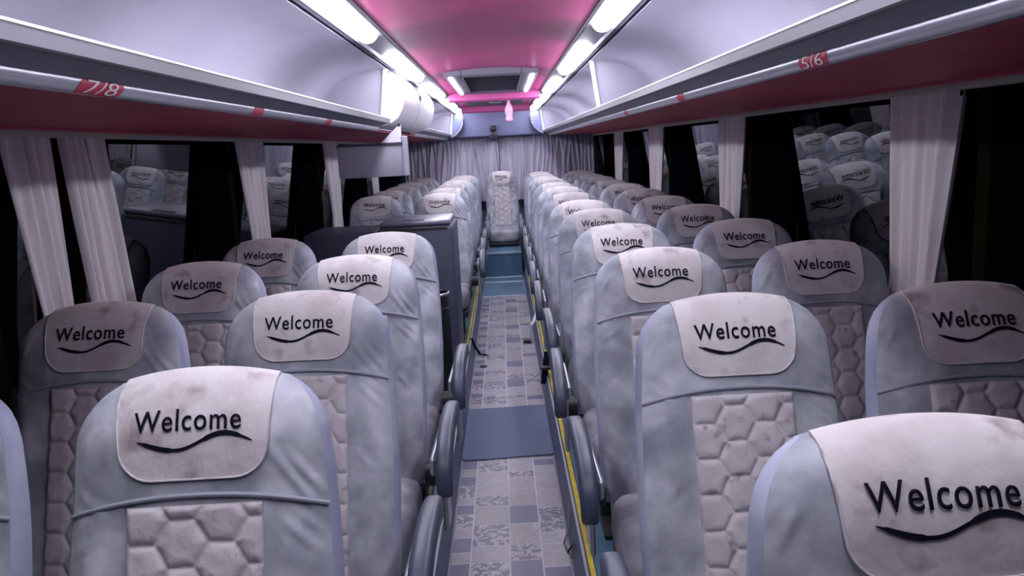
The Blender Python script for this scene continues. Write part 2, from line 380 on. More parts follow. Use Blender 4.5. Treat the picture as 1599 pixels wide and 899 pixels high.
# shallow creases in the vinyl where it was glued: seams across the cove
# ------------------------------------------------------------------ light rails and lamps
SEG = [(.32, 1.59)] + [(2.15 + 2.05 * k, 3.64 + 2.05 * k) for k in (0, 1, 2, 3)] + [(10.25, 11.15)]  # first segment is out of view, added to light the near seats
for s in (-1, 1):
    nm = 'left' if s < 0 else 'right'
    lr = tag(empty('light_rail', (0, Y0, 0)), '%s long silver channel carrying the row of ceiling lamps beside the pink ceiling' % nm, 'light rail')
    lr.location = (0, 0, 0)
    prism_y('channel_body', [(s * .432, zt + .045), (s * .434, zt - .000), (s * .440, zt - .003), (s * .446, zt + .004), (s * .548, zt - .008), (s * .556, zt - .020), (s * .566, zt - .018), (s * .585, zt + .0), (s * .585, zt + .05)], Y0, 11.2, M['chan'], lr)
    prism_y('dark_seam', [(s * .566, zt - .021), (s * .574, zt - .024), (s * .580, zt - .018), (s * .578, zt + .0)], Y0, 11.2, M['gasket'], lr)
    for k, (a, b) in enumerate(SEG):
        n = 7; rows = []
        L = b - a
        yl = [0, .02, .06, .12] + [L * t for t in (.25, .5, .75)] + [L - .12, L - .06, L - .02, L]
        def q(yy):
            dd = min(yy, L - yy); return min(1, max(.15, (dd / .12) ** .5))
        V = []
        for yy in yl:
            qq = q(yy)
            for i in range(n):
                th = math.pi * i / (n - 1)
                V.append((s * (.497 + .046 * qq * math.cos(th)), yy, zt + .002 - .044 * qq * math.sin(th)))
        Fc = grid_faces(len(yl), n) + [tuple(range(n)), tuple(range((len(yl) - 1) * n, len(yl) * n))]
        for j in range(len(yl) - 1): Fc.append((j * n, (j + 1) * n, (j + 1) * n + n - 1, j * n + n - 1))
        o = ob('ceiling_lamp', me_from('ceiling_lamp', V, Fc, M['lamp'], True, 80), None, (0, a, 0))
        ordn = ['added unseen to light the near seats, frontmost', 'second', 'third', 'fourth', 'fifth', 'sixth'][k]
        tag(o, 'glowing white tube lamp in the %s light channel, %s from the bus front' % (nm, ordn) if k < 5 else 'glowing white lamp in the %s light channel, rearmost and shortest' % nm, 'lamp', 'tube lamps along the light channels')

# ------------------------------------------------------------------ luggage racks
RAIL = (.712, .152, .021)
def rack(s):
    nm = 'left' if s < 0 else 'right'
    rk = tag(empty('luggage_rack'), 'open overhead luggage rack along the %s side with burgundy underside' % nm, 'luggage rack')
    S = lambda pts: [(s * x, ZC + h) for x, h in pts]
    spans = [(Y0, 4.95), (7.05, 11.2)] if s < 0 else [(Y0, 11.2)]
    for a, b in spans:
        prism_y('rack_lip', S([(.618, .176), (.618, .202), (.634, .202), (.642, .19), (.640, .174), (.622, .173)]), a, b, M['lipgrey'], rk)
        prism_y('lip_edge', S([(.6165, .202), (.6165, .2055), (.620, .2075), (.632, .207), (.634, .202)]), a, b, M['alu_white'], rk)
        prism_y('slate_channel', S([(.640, .176), (.69, .156), (.70, .17), (.642, .192)]), a, b, M['channel'], rk)
        cx, ch, r = RAIL
        prism_y('silver_rail', S([(cx + r * math.cos(t) * 1.1, ch + r * math.sin(t)) for t in [2 * math.pi * i / 20 for i in range(20)]]), a, b, M['alu'], rk, True, 60)
        prism_y('rack_floor', S([(.642, .196), (1.0, .176), (1.0, .168), (.642, .19)]), a, b, M['cove'], rk)
    prism_y('underside_panel', S([(.728, .136), (1.31, .122), (1.31, .140), (.728, .150)]), Y0, 11.25, M['red'], rk)
    prism_y('underside_bead', S([(1.285, .118), (1.29, .114), (1.305, .114), (1.31, .124), (1.285, .126)]), Y0, 11.25, M['red'], rk)
    return rk
RK = {s: rack(s) for s in (-1, 1)}
def divider(s, y, bulge=False):
    rk = RK[s]
    raw = [(.590, .478), (.68, .477), (.77, .457), (.86, .418), (.93, .36), (.972, .295), (.995, .22), (1.0, .195), (.632, .205)]
    prism = [(s * x, h) for x, h in raw]
    n = len(prism); t = .022
    V = [(x, 0, h) for x, h in prism] + [(x, t, h) for x, h in prism]
    Fc = [(i, (i + 1) % n, n + (i + 1) % n, n + i) for i in range(n)] + [tuple(range(n)), tuple(range(2 * n - 1, n - 1, -1))]
    dv = ob('divider', me_from('divider', V, Fc, M['cove']), rk, (0, y, ZC))
    tube('divider_gasket', [(s * x, -.004, h) for x, h in [(.60, .484), (.68, .483), (.77, .463), (.862, .424), (.934, .364), (.977, .297), (1.0, .222), (1.004, .19)]], .006, M['gasket'], dv, 6)
    bm = bmesh.new(); a = Vector((s * .600, 0, .474)) if False else Vector((s * .598, 0, .474)); b = Vector((s * .634, 0, .203))
    V = []
    for p in (a, b):
        for dx in (-.011, .011):
            for dy in (-.012, .012): V.append((p.x + dx, p.y + dy - .004, p.z))
    bm.free()
    ob('divider_post', me_from('divider_post', V, [(0, 1, 3, 2), (4, 5, 7, 6), (0, 1, 5, 4), (2, 3, 7, 6), (0, 2, 6, 4), (1, 3, 7, 5)], M['alu_white']), dv)
    if bulge:
        cur = [(.475, .47), (.455, .40), (.465, .33), (.50, .26), (.56, .20), (.632, .16)]
        tube('curved_end_rim', [(s * x, 0, h) for x, h in cur], .012, M['alu'], dv, 8)
        pp = [(s * x, h) for x, h in cur] + [(s * .634, .203), (s * .567, .47)]
        n = len(pp); V = [(x, .004, h) for x, h in pp] + [(x, .012, h) for x, h in pp]
        Fc = [(i, (i + 1) % n, n + (i + 1) % n, n + i) for i in range(n)] + [tuple(range(n)), tuple(range(2 * n - 1, n - 1, -1))]
        ob('end_plate', me_from('end_plate', V, Fc, M['bulk']), dv)
divider(-1, 4.75); divider(1, 4.86); divider(-1, 11.1, True); divider(1, 11.1, True)

# closed fairing on the left between divider and rear rack, with the fold-down monitor under it
fa = tag(empty('rack_fairing', (0, 4.97, ZC)), 'bulging white closed locker between the two open sections of left luggage rack', 'locker')
cur = [(.592, .475), (.548, .455), (.52, .40), (.515, .34), (.53, .27), (.565, .208), (.62, .172), (.70, .157)]
def fairing_piece(name, y0, y1, off, m):
    pp = [(-(x - off), h) for x, h in cur] + [(-.75, .16), (-.75, .45)]
    n = len(pp); V = [(x, y0, h) for x, h in pp] + [(x, y1, h) for x, h in pp]
    Fc = [(i, (i + 1) % n, n + (i + 1) % n, n + i) for i in range(n)] + [tuple(range(n)), tuple(range(2 * n - 1, n - 1, -1))]
    return ob(name, me_from(name, V, Fc, m, True, 40), fa)
M['fair'] = mat('white_fairing', (0.86, 0.84, 0.90), 0.5, bump=.05, bscale=4)
fairing_piece('locker_end', 0.0, .93, -.006, M['fair'])
fairing_piece('locker_door', .95, 2.05, .0, M['fair'])
box('hinge', -.535, -.515, .925, .955, .36, .39, M['frame'], fa, .003, 1)

mo = tag(empty('fold_down_monitor', (0, 5.0, ZC)), 'flat grey fold-down monitor hanging below the left luggage rack', 'monitor')
bm = bmesh.new(); add_box(bm, -.965, -.565, 0, .028, -.145, .055, .008, 2)
ob('monitor_back', bm_me('monitor_back', bm, M['monitor']), mo)
box('monitor_side', -.568, -.545, -.006, .16, -.145, .10, M['monitor'], mo, .004, 1)
V = [(-.70, 0, .055), (-.57, 0, .055), (-.565, 0, .165), (-.575, 0, .168)]
V += [(x, .03, z) for x, y, z in V]
ob('monitor_bracket', me_from('monitor_bracket', V, [(0, 1, 2, 3), (4, 5, 6, 7), (0, 1, 5, 4), (1, 2, 6, 5), (2, 3, 7, 6), (3, 0, 4, 7)], M['fair']), mo)
tube('pivot', [(-.575, -.004, .165), (-.575, .035, .165)], .010, M['frame'], mo, 8)
box('top_edge', -.965, -.56, -.010, .0, .048, .062, M['gasket'], mo)

# ------------------------------------------------------------------ stickers on the rails
def sticker(s, zc, word, length, label):
    y = Y(zc, -.15); cx, ch, r = RAIL
    st = tag(empty('row_number_sticker', (s * cx, y, ZC + ch)), label, 'sticker', None)
    def mp(a, b, off):      # a along text (m, from left), b up (m)
        th = math.pi + .42 + (-b) / r   # angle measured on the aisle side of the rail
        yy = a * (1 if s < 0 else -1)
        return (s * (r * 1.1 + off) * math.cos(th), yy, (r + off) * math.sin(th))
    H = .036; V = []; na, nb = 12, 8
    for j in range(nb):
        for i in range(na):
            b = -H / 2 + H * j / (nb - 1) ; a = -length / 2 + length * i / (na - 1)
            k = 1.0 - .18 * abs(2 * j / (nb - 1) - 1) ** 3
            V.append(mp(a * k + b * .5, b, .0008))
    ob('sticker_base', me_from('sticker_base', V, grid_faces(nb, na), M['sticker'], True), st)
    if word:
        me = text_mesh(word, .046)
        bm = bmesh.new(); bm.from_mesh(me)
        for _ in range(3): bmesh.ops.subdivide_edges(bm, edges=[e_ for e_ in bm.edges if e_.calc_length() > .004], cuts=1); bmesh.ops.triangulate(bm, faces=bm.faces)
        bm.to_mesh(me); bm.free()
        xs = [v.co.x for v in me.vertices]; ys = [v.co.y for v in me.vertices]
        x0, x1, y0, y1 = min(xs), max(xs), min(ys), max(ys)
        for v in me.vertices:
            a = (v.co.x - (x0 + x1) / 2) / (x1 - x0) * length * .72; b = (v.co.y - (y0 + y1) / 2) / (y1 - y0) * H * .68
            v.co = Vector(mp(a + b * .5, b, .0022))
        me.materials.clear(); me.materials.append(M['white']); ob('number', me, st)
    return st
sticker(-1, 1.49, '7/8', .165, 'red sticker reading 7/8 on the left rack rail')
sticker(1, 1.64, '5/6', .15, 'red sticker reading 5/6 on the right rack rail')
sticker(-1, 2.45, None, .10, 'small red sticker on left rack rail just behind the 7/8 sticker')
sticker(-1, 3.45, None, .10, 'small red sticker on left rack rail nearest the fold-down monitor')
sticker(1, 2.85, None, .11, 'small red sticker on right rack rail next behind the 5/6 sticker')
sticker(1, 4.1, None, .10, 'small red sticker farthest back on the right rack rail')

# ------------------------------------------------------------------ roof vent, beams, bulkhead
av = tag(empty('roof_vent', (0, 5.72, ZC + .50)), 'grey roof air vent with dark slatted grille set in the pink ceiling', 'air vent')
bm = bmesh.new()
for a in ((-.33, -.21, 0, 1.95), (.21, .33, 0, 1.95), (-.21, .21, 0, .16), (-.21, .21, 1.80, 1.95)): add_box(bm, a[0], a[1], a[2], a[3], 0, .06, .008, 1)
ob('vent_frame', bm_me('vent_frame', bm, M['ventframe']), av)
box('vent_backing', -.21, .21, .16, 1.80, .05, .06, M['grille'], av)
sl = bmesh.new(); add_box(sl, -.21, .21, -.012, .012, .0, .02); slm = bm_me('slat', sl, M['grille'], False)
for k in range(20): ob('slat', slm, av, (0, .20 + .083 * k, .018), (R(25), 0, 0))
for s in (-1, 1):
    for k in range(2):
        bm = bmesh.new(); add_box(bm, -.015, .015, 0, .80, -.016, .0, .008, 2)
        o = ob('vent_lamp', bm_me('vent_lamp', bm, M['lamp2']), None, (s * .290, 5.78 + .88 * k, ZC + .499))
        tag(o, 'small glowing lamp on the roof vent frame, %s side, %s one' % ('left' if s < 0 else 'right', 'front' if k == 0 else 'rear'), 'lamp', 'lamps beside the roof vent')
def beam(y, h, label):
    prof = [(0, -.022), (.02, -.036), (.10, -.036), (.13, -.02), (.13, .06), (0, .06)]
    n = len(prof); V = [(-.43, yy, z) for yy, z in prof] + [(.43, yy, z) for yy, z in prof]
    Fc = [(i, (i + 1) % n, n + (i + 1) % n, n + i) for i in range(n)] + [tuple(range(n)), tuple(range(2 * n - 1, n - 1, -1))]
    tag(ob('ceiling_beam', me_from('ceiling_beam', V, Fc, M['pinkbeam'], False), None, (0, y, ZC + h)), label, 'beam')
beam(7.75, .475, 'nearer pink crossbeam just behind the roof vent')
beam(10.2, .475, 'farther pink crossbeam close to the blue-grey bulkhead')
rv = tag(empty('roof_hatch', (0, 8.6, ZC + .50)), 'dark roof hatch recessed between the two pink crossbeams', 'hatch')
bm = bmesh.new(); add_box(bm, -.33, .33, 0, 1.3, .0, .045, .01, 1); ob('hatch_panel', bm_me('hatch_panel', bm, M['grille']), rv)
box('hatch_light', -.07, .07, .5, .62, -.008, .001, M['monitor'], rv, .003, 1)
bk = tag(empty('rear_bulkhead', (0, 11.22, 0)), 'blue-grey padded bulkhead above the pleated rear curtain', 'bulkhead')
bm = bmesh.new(); add_box(bm, -1.02, 1.02, 0, .08, ZC + .15, ZC + .56, .03, 3)
ob('bulkhead_panel', bm_me('bulkhead_panel', bm, M['bulk']), bk)
cm = tag(empty('rear_camera', (0.045 - .10, 11.19, ZC + .10)), 'small black camera on the lower edge of the rear bulkhead', 'camera')
bm = bmesh.new(); add_box(bm, -.055, .055, -.05, .03, 0, .085, .01, 2); ob('camera_body', bm_me('camera_body', bm, M['frame']), cm)
bm = bmesh.new(); add_box(bm, -.04, .04, -.02, .03, .12, .20, .01, 2); ob('camera_mount', bm_me('camera_mount', bm, M['bin']), cm)
tube('lens', [(0, -.062, .045), (0, -.048, .045)], .022, M['bin'], cm, 12)
tube('cable', [(.02, .0, 0), (.03, -.01, -.2), (.05, -.02, -.45)], .006, M['bulk'], cm, 6)
tube('stalk', [(0, .0, .08), (0, .01, .13)], .012, M['frame'], cm, 8)

# pink bottle ornament
pb = tag(empty('hanging_ornament', (.135, 7.92, ZC + .25)), 'pink bottle-shaped ornament hanging on a string below the ceiling', 'ornament')
prof = [(.0, 0), (.03, 0), (.034, .012), (.034, .03), (.026, .04), (.032, .055), (.038, .09), (.034, .125), (.020, .155), (.013, .175), (.013, .2), (0, .2)]
V = []; ns = 16
for r_, z in prof:
    for k in range(ns): V.append((r_ * math.cos(2 * math.pi * k / ns), r_ * math.sin(2 * math.pi * k / ns), z))
ob('bottle_body', me_from('bottle_body', V, grid_faces(len(prof), ns, 0, True), M['bottle'], True, 60), pb)
tube('string', [(0, 0, .195), (0, 0, .25)], .003, M['bottle'], pb, 6)

# ------------------------------------------------------------------ curtains
def curtain_mesh(wt, wb, h, pleats, amp, rowsn=26, flare=.3, seed=0, lean=0.0, axis='y'):
    rr = random.Random(seed); ph = [rr.uniform(-.6, .6) for _ in range(40)]; am = [rr.uniform(.5, 1.2) for _ in range(40)]
    nc = pleats * 10 + 1; V = []
    for j in range(rowsn):
        t = j / (rowsn - 1)                              # 0 top .. 1 bottom
        if t < .72: ww = wt + (wb - wt) * (t / .72) ** 1.15
        else: ww = wb + (wt - wb) * flare * ((t - .72) / .28)
        for i in range(nc):
            u = i / (nc - 1); k = int(u * pleats)
            a = amp * am[min(k, 39)] * (0.75 + .25 * math.cos(3 * t + k))
            yy = (u - .5) * ww + .012 * math.sin(5 * t + ph[k % 40] * 4) * (wt / .5) * math.sin(math.pi * u)
            off = a * math.sin(2 * math.pi * u * pleats + ph[k % 40] * .5 * math.sin(2 * t))
            yy += lean * t
            V.append((off, yy, -h * t) if axis == 'y' else (yy, off, -h * t))
    n = len(V)
    V += [(v[0] + .002, v[1], v[2]) if axis == 'y' else (v[0], v[1] + .002, v[2]) for v in V]
    Fc = grid_faces(rowsn, nc) + grid_faces(rowsn, nc, n)
    for i in range(nc - 1): Fc += [(i, i + 1, n + i + 1, n + i), ((rowsn - 1) * nc + i, (rowsn - 1) * nc + i + 1, n + (rowsn - 1) * nc + i + 1, n + (rowsn - 1) * nc + i)]
    for j in range(rowsn - 1): Fc += [(j * nc, (j + 1) * nc, n + (j + 1) * nc, n + j * nc), (j * nc + nc - 1, (j + 1) * nc + nc - 1, n + (j + 1) * nc + nc - 1, n + j * nc + nc - 1)]
    return V, Fc
cur_list = [(-1, 2.36, .26, .16, 'gathered cream curtain on the left side, nearest the bus front', .07),
            (-1, 2.68, .30, .30, 'gathered cream curtain on the left side, second from the bus front', .11),
            (-1, 4.45, .50, .32, 'gathered cream curtain left, just before the fold-down monitor\'s nearer pillar', .05),
            (-1, 6.55, .60, .34, 'gathered cream curtain left, directly in front of the hanging monitor', .05),
            (-1, 8.65, .55, .36, 'gathered cream curtain left, seen under the hanging monitor', .05),
            (1, 2.46, .42, .26, 'wide gathered cream curtain on the right side, nearest the bus front', .05),
            (1, 4.52, .52, .34, 'gathered cream curtain right, second from the bus front', .05),
            (1, 6.72, .62, .42, 'gathered cream curtain right, third from the bus front', .05),
            (1, 8.85, .65, .42, 'gathered cream curtain right, fourth from the bus front', .05)]
cur_list[2] = cur_list[2][:4] + ('gathered cream curtain left, third from the bus front', .05)
cur_list[3] = cur_list[3][:4] + ('gathered cream curtain left, fourth from the bus front', .05)
for i, (s, y, wt, wb, lab, lean) in enumerate(cur_list):
    V, Fc = curtain_mesh(wt, wb, .80, 5 if wt > .28 else 4, .020, seed=i, lean=lean)
    o = ob('curtain', me_from('curtain', V, Fc, M['curtain'], True, 80), None, (s * (XW - .045), y, zw1 + .0))
    tag(o, lab, 'curtain', 'side window curtains')
V, Fc = curtain_mesh(1.33, 1.33, .9, 24, .022, rowsn=12, flare=0, seed=51, axis='x')
rcm = me_from('rear_curtain', V, Fc, M['curtain_rear'], True, 80)
tag(ob('rear_curtain', rcm, None, (-.66, 11.40, ZC + .16)), 'pleated lavender curtain across the rear window, left half', 'curtain', 'rear window curtains')
tag(ob('rear_curtain', rcm, None, (.68, 11.41, ZC + .16)), 'pleated lavender curtain across the rear window, right half', 'curtain', 'rear window curtains')

# ------------------------------------------------------------------ seats
TILT = R(19.0); LB = 0.81; PF = .08
WT = [(0, .150), (.006, .162), (.015, .176), (.03, .190), (.06, .2045), (.10, .2145), (.16, .221), (.24, .226), (.36, .232), (.52, .236), (.68, .234), (.81, .225)]
DT = [(0, .012), (.006, .026), (.015, .038), (.03, .048), (.06, .055), (.12, .060), (.3, .062), (.81, .066)]
def lerp(T, s):
    if s <= T[0][0]: return T[0][1]
    for (a, b), (c, d_) in zip(T, T[1:]):
        if s <= c: return b + (d_ - b) * (s - a) / (c - a)
    return T[-1][1]
NX = 2.6
def yc(s):   # forward lean of the head rest part
    return .06 - .018 * math.exp(-((s - .10) / .10) ** 2)
def topdrop(x, s): return .020 * (min(abs(x) / .15, 1.3) ** 2) * max(0, 1 - s / .12)
def front(x, s, off=0.0):
    W = lerp(WT, s); D = lerp(DT, s); k = min(.999, abs(x) / W)
    y = yc(s) - D * (1 - k ** NX) ** (1 / NX)
    # side bolsters below the head section
    bl = max(0, min(1, (s - .23) / .10)) * max(0, min(1, (.80 - s) / .1))
    y -= .016 * bl * math.exp(-((abs(x) - .175) / .035) ** 2)
    z = LB - s - topdrop(x, s)
    # local slope for offsetting
    return Vector((x, y - off, z + off * max(0, 1 - s / .02) * 1.2))
def wrinkle(p, amp):
    return amp * noise.noise(Vector((p.x * 9, p.z * 9, 1.3))) + amp * .5 * noise.noise(Vector((p.x * 24 + p.z * 10, p.z * 14, 4.1)))
CREASE = [((.12, .135), (.20, .245), .0055), ((.15, .15), (.215, .225), .005), ((.14, .255), (.205, .315), .0055), ((.165, .25), (.215, .29), .004), ((-.205, .20), (-.15, .24), .0035),
          ((-.21, .30), (-.15, .27), .004), ((.13, .42), (.21, .50), .003), ((-.20, .46), (-.13, .40), .003), ((-.17, .09), (-.20, .15), .003)]
def crease(x, s):
    t_ = 0
    for (xa, sa), (xb, sb), amp in CREASE:
        dx, ds = xb - xa, sb - sa; L2 = dx * dx + ds * ds
        u = max(0, min(1, ((x - xa) * dx + (s - sa) * ds) / L2))
        dd = math.hypot(x - xa - u * dx, s - sa - u * ds)
        t_ += amp * math.sin(math.pi * (.08 + .84 * u)) * (math.exp(-(dd / .006) ** 2) - .6 * math.exp(-((dd - .012) / .006) ** 2))
    return t_
def backrest_meshes():
    ss = [0, .003, .007, .013, .022, .035] + [.045 + .0105 * i for i in range(46)] + [.54, .57, .60, .64, .68, .72, .75, .785, .81]
    nf, nb = 73, 33; KS = .955
    Vf = []; Vb = []
    seam = .93
    for s in ss:
        W = lerp(WT, s); D = lerp(DT, s)
        for i in range(nf):
            x = W * KS * math.sin((i / (nf - 1) - .5) * math.pi)
            p = front(x, s); k = (1 - abs(x) / W)
            if s > .03 and abs(x) > .12 : p.y += (wrinkle(p, .004) - crease(x, s)) * min(1, k * 8)
            Vf.append(p)
        for k in (KS, .975, .99, .9985): Vb.append(front(W * k, s))
        for i in range(nb - 8):
            th = math.pi * i / (nb - 9)
            cx_, sy_ = math.cos(th), math.sin(th)
            x = W * math.copysign(abs(cx_) ** (2 / NX), cx_); y = yc(s) + (D * 1.25) * abs(sy_) ** (2 / NX)
            Vb.append(Vector((x, y, LB - s - topdrop(x, s))))
        for k in (.9985, .99, .975, KS): Vb.append(front(-W * k, s))
    Ff = grid_faces(len(ss), nf); Fb = grid_faces(len(ss), nb)
    # top closing strip (front half / back half meet in a low ridge)
    nF = len(Vf); ctr = []
    for i in range(nf):
        p = Vf[i]; Vf.append(Vector((p.x, yc(0), p.z + .002)))
    for i in range(nf - 1): Ff.append((i, i + 1, nF + i + 1, nF + i))
    nB = len(Vb)
    for i in range(nb):
        p = Vb[i]; Vb.append(Vector((p.x, yc(0), p.z + .002)))
    for i in range(nb - 1): Fb.append((i, i + 1, nB + i + 1, nB + i))
    # bottom
    last = (len(ss) - 1) * nf; Vf.append(Vector((0, yc(.81), -.012))); q = len(Vf) - 1
    for i in range(nf - 1): Ff.append((last + i, last + i + 1, q))
    last = (len(ss) - 1) * nb; Vb.append(Vector((0, yc(.81), -.012))); q = len(Vb) - 1
    for i in range(nb - 1): Fb.append((last + i, last + i + 1, q))
    return me_from('backrest', Vf, Ff, M['suede'], True, 75), me_from('rear_cover', Vb, Fb, M['rear_fabric'], True, 75)
def surf_strip(name, xs_fn, ss, nc, off, m, rim=.0025):
    """thin raised fabric panel lying on the backrest front"""
    V = []; nr = len(ss)
    for s in ss:
        x0, x1 = xs_fn(s)
        for i in range(nc): V.append(front(x0 + (x1 - x0) * i / (nc - 1), s, off))
    n = len(V)
    # skirt down into the backrest
    Fc = grid_faces(nr, nc)
    edge = [i for i in range(nc)] + [j * nc + nc - 1 for j in range(1, nr)] + [(nr - 1) * nc + i for i in range(nc - 2, -1, -1)] + [j * nc for j in range(nr - 2, 0, -1)]
    base = len(V)
    for k in edge: V.append(V[k] + Vector((0, off + .002, 0)))
    m_ = len(edge)
    for k in range(m_): Fc.append((edge[k], edge[(k + 1) % m_], base + (k + 1) % m_, base + k))
    return me_from(name, V, Fc, m, True, 60)
def patch_mesh():
    def xs(s):
        b = .132 - .012 * (s / .19); r = .052; q = .186 - s
        if q < r:
            b = b - r + math.sqrt(max(0, r * r - (r - q) ** 2))
        return (-b, b)
    ss = [0, .004, .009, .016, .025, .04, .06, .08, .10, .12, .135, .145, .155, .163, .168, .172, .176, .179, .182, .184, .1855]
    return surf_strip('headrest_patch', xs, ss, 31, .0035, M['patch'])
def patch_edge():
    pts = []
    S_ = [0.02, .05, .09, .13]
    xl = lambda s: .132 - .012 * (s / .19)
    right = [front(xl(s), s, .004) for s in S_]
    arc = []
    for k in range(0, 8):
        a = math.pi / 2 * k / 7; s = .186 - .052 + .052 * math.sin(a); x = xl(s) - .052 + .052 * math.cos(a)
        arc.append((x, s))
    pr = right + [front(x, s, .004) for x, s in arc]
    pl = [Vector((-p.x, p.y, p.z)) for p in pr]
    return pr + [front(0.0, .186, .004)] + pl[::-1]
def hexd(x, y, Rr):
    a = Rr * 1.5; b = Rr * math.sqrt(3); best = 9; sec = 9
    i0 = round(x / a)
    for i in (i0 - 1, i0, i0 + 1):
        cx = i * a; oy = (b / 2 if i % 2 else 0); j0 = round((y - oy) / b)
        for j in (j0 - 1, j0, j0 + 1):
            dx, dy = abs(x - cx), abs(y - (j * b + oy))
            dd = max(dy, dx * .8660254 + dy * .5)         # flat-topped hexagon metric
            if dd < best: sec = best; best = dd
            elif dd < sec: sec = dd
    return max(0, b / 2 - best)
def quilt_mesh():
    nx, ns_ = 84, 190; V = []; hw = .1125; s0, s1 = .228, .765
    for j in range(ns_):
        s = s0 + (s1 - s0) * j / (ns_ - 1)
        for i in range(nx):
            x = -hw + 2 * hw * i / (nx - 1)
            hd = hexd(x + .02 + .002 * noise.noise(Vector((x * 30, s * 30, 0))), s + .012 + .002 * noise.noise(Vector((x * 30, s * 30, 5))), .0435)
            puff = .0085 * (1 - math.exp(-(hd / .0065) ** 1.2))
            eb = min(hw - abs(x), s - s0, s1 - s); puff *= min(1, max(0, eb / .008)) ** .5
            puff += .0005 * noise.noise(Vector((x * 60, s * 60, 2)))
            V.append(front(x, s, .002 + puff))
    n = len(V); Fc = grid_faces(ns_, nx)
    edge = [i for i in range(nx)] + [j * nx + nx - 1 for j in range(1, ns_)] + [(ns_ - 1) * nx + i for i in range(nx - 2, -1, -1)] + [j * nx for j in range(ns_ - 2, 0, -1)]
    base = n
    for k in edge: V.append(V[k] + Vector((0, .006, 0)))
    for k in range(len(edge)): Fc.append((edge[k], edge[(k + 1) % len(edge)], base + (k + 1) % len(edge), base + k))
    return me_from('quilted_panel', V, Fc, M['quilt'], True, 80)
def letter_mesh():
    me = text_mesh('Welcome', .05, .0003, 1.10)
    bm = bmesh.new(); bm.from_mesh(me)
    xs = [v.co.x for v in bm.verts]; ys = [v.co.y for v in bm.verts]; x0, x1 = min(xs), max(xs); y0, y1 = min(ys), max(ys)
    # thicken the thin built-in face a little
    bmesh.ops.subdivide_edges(bm, edges=[e_ for e_ in bm.edges if e_.calc_length() > .012], cuts=2)
    for v in bm.verts:
        a = (v.co.x - x0) / (x1 - x0); b = (v.co.y - y0) / (y1 - y0)
        x = -.096 + .178 * a; s = .106 - b * .037
        v.co = front(x, s, .0058)
    bm.normal_update()
    out = bpy.data.meshes.new('welcome_lettering')
    g = bmesh.ops.extrude_face_region(bm, geom=list(bm.faces)); 
    for v in [q for q in g['geom'] if isinstance(q, bmesh.types.BMVert)]: v.co.y -= .0009
    bm.to_mesh(out); bm.free(); out.materials.clear(); out.materials.append(M['ink']); return out
def swoosh_mesh():
    V = []; n = 44
    for i in range(n):
        t = i / (n - 1); x = -.090 + .190 * t
        # wave : starts high, dips at .32, rises to crest at .72, falls off
        c = .1245 + .0125 * math.cos(2 * math.pi * (t - .34) / (1.15 if t < .34 else .84))
        c += 0.0
        th = .0036 * (math.sin(math.pi * min(1, t * 1.0)) ** .45) * (1 - .35 * math.sin(math.pi * t)) + .0003
        if .05 < t < .3: th += .0013
        if .6 < t < .9: th += .0014
        for q in (-1, 1): V.append(front(x, c + q * th, .0058))
    m_ = len(V); V += [v + Vector((0, .0012, 0)) for v in V]
    Fc = []
    for i in range(n - 1):
        a = 2 * i; Fc += [(a, a + 1, a + 3, a + 2), (m_ + a, m_ + a + 1, m_ + a + 3, m_ + a + 2), (a, a + 2, m_ + a + 2, m_ + a), (a + 1, a + 3, m_ + a + 3, m_ + a + 1)]
    return me_from('swoosh', V, Fc, M['ink'])
def piping_pts():
    out = []
    for i in range(31):
        u = -1 + 2 * i / 30; s = .212 + .028 * abs(u) ** 2.2; W = lerp(WT, s)
        out.append(front(u * W * .955, s, .0035))
    return out
def cushion_mesh():
    # rounded padded block with skirt, x width .45, y -.20 .. -.70
    V = []; nu, nv = 40, 22
    cx, cy, cz = 0, -.465, .325; ax, ay, az = .222, .245, .085
    for j in range(nv):
        ph = -math.pi / 2 + math.pi * j / (nv - 1)
        for i in range(nu):
            th = 2 * math.pi * i / nu
            sp = lambda c, e_: math.copysign(abs(c) ** e_, c)
            cp = sp(math.cos(ph), .38)
            x = ax * cp * sp(math.cos(th), .35); y = ay * cp * sp(math.sin(th), .38); z = az * sp(math.sin(ph), .5)
            p = Vector((cx + x, cy + y, cz + z))
            p.z -= .018 * max(0, (-(y) / ay)) ** 3          # waterfall front
            p.z -= .010 * (1 - (x / ax) ** 2) * (1 if z > 0 else 0) * (1 - (y / ay) ** 2)
            nz = noise.noise(p * 9) * .008 + noise.noise(p * 22) * .003
            p += Vector((x, y, z)).normalized() * nz
            V.append(p)
    return me_from('seat_cushion', V, grid_faces(nv, nu, 0, True), M['cushion'], True, 80)
def arm_mesh():
    prof = [(-.25, .655), (-.34, .672), (-.46, .668), (-.56, .648), (-.620, .618), (-.652, .580), (-.662, .53), (-.655, .495), (-.635, .485), (-.618, .50), (-.607, .53), (-.585, .562), (-.54, .590), (-.46, .61), (-.35, .612), (-.25, .598)]
    bm = bmesh.new(); a = [bm.verts.new((-.024, y, z)) for y, z in prof]; b = [bm.verts.new((.024, y, z)) for y, z in prof]
    n = len(prof)
    fa_ = bm.faces.new(a); fb_ = bm.faces.new(b[::-1])
    for i in range(n): bm.faces.new((a[i], b[i], b[(i + 1) % n], a[(i + 1) % n]))
    bmesh.ops.recalc_face_normals(bm, faces=bm.faces)
    es = [e_ for e_ in bm.edges if abs(e_.verts[0].co.x - e_.verts[1].co.x) < 1e-5]
    bmesh.ops.bevel(bm, geom=es, offset=.014, segments=3, profile=.5, affect='EDGES')
    return bm_me('armrest', bm, M['arm'], True, 60)
BR, RC = backrest_meshes(); PM = patch_mesh(); QM = quilt_mesh(); LM = letter_mesh(); SM = swoosh_mesh(); CM = cushion_mesh(); AM = arm_mesh()
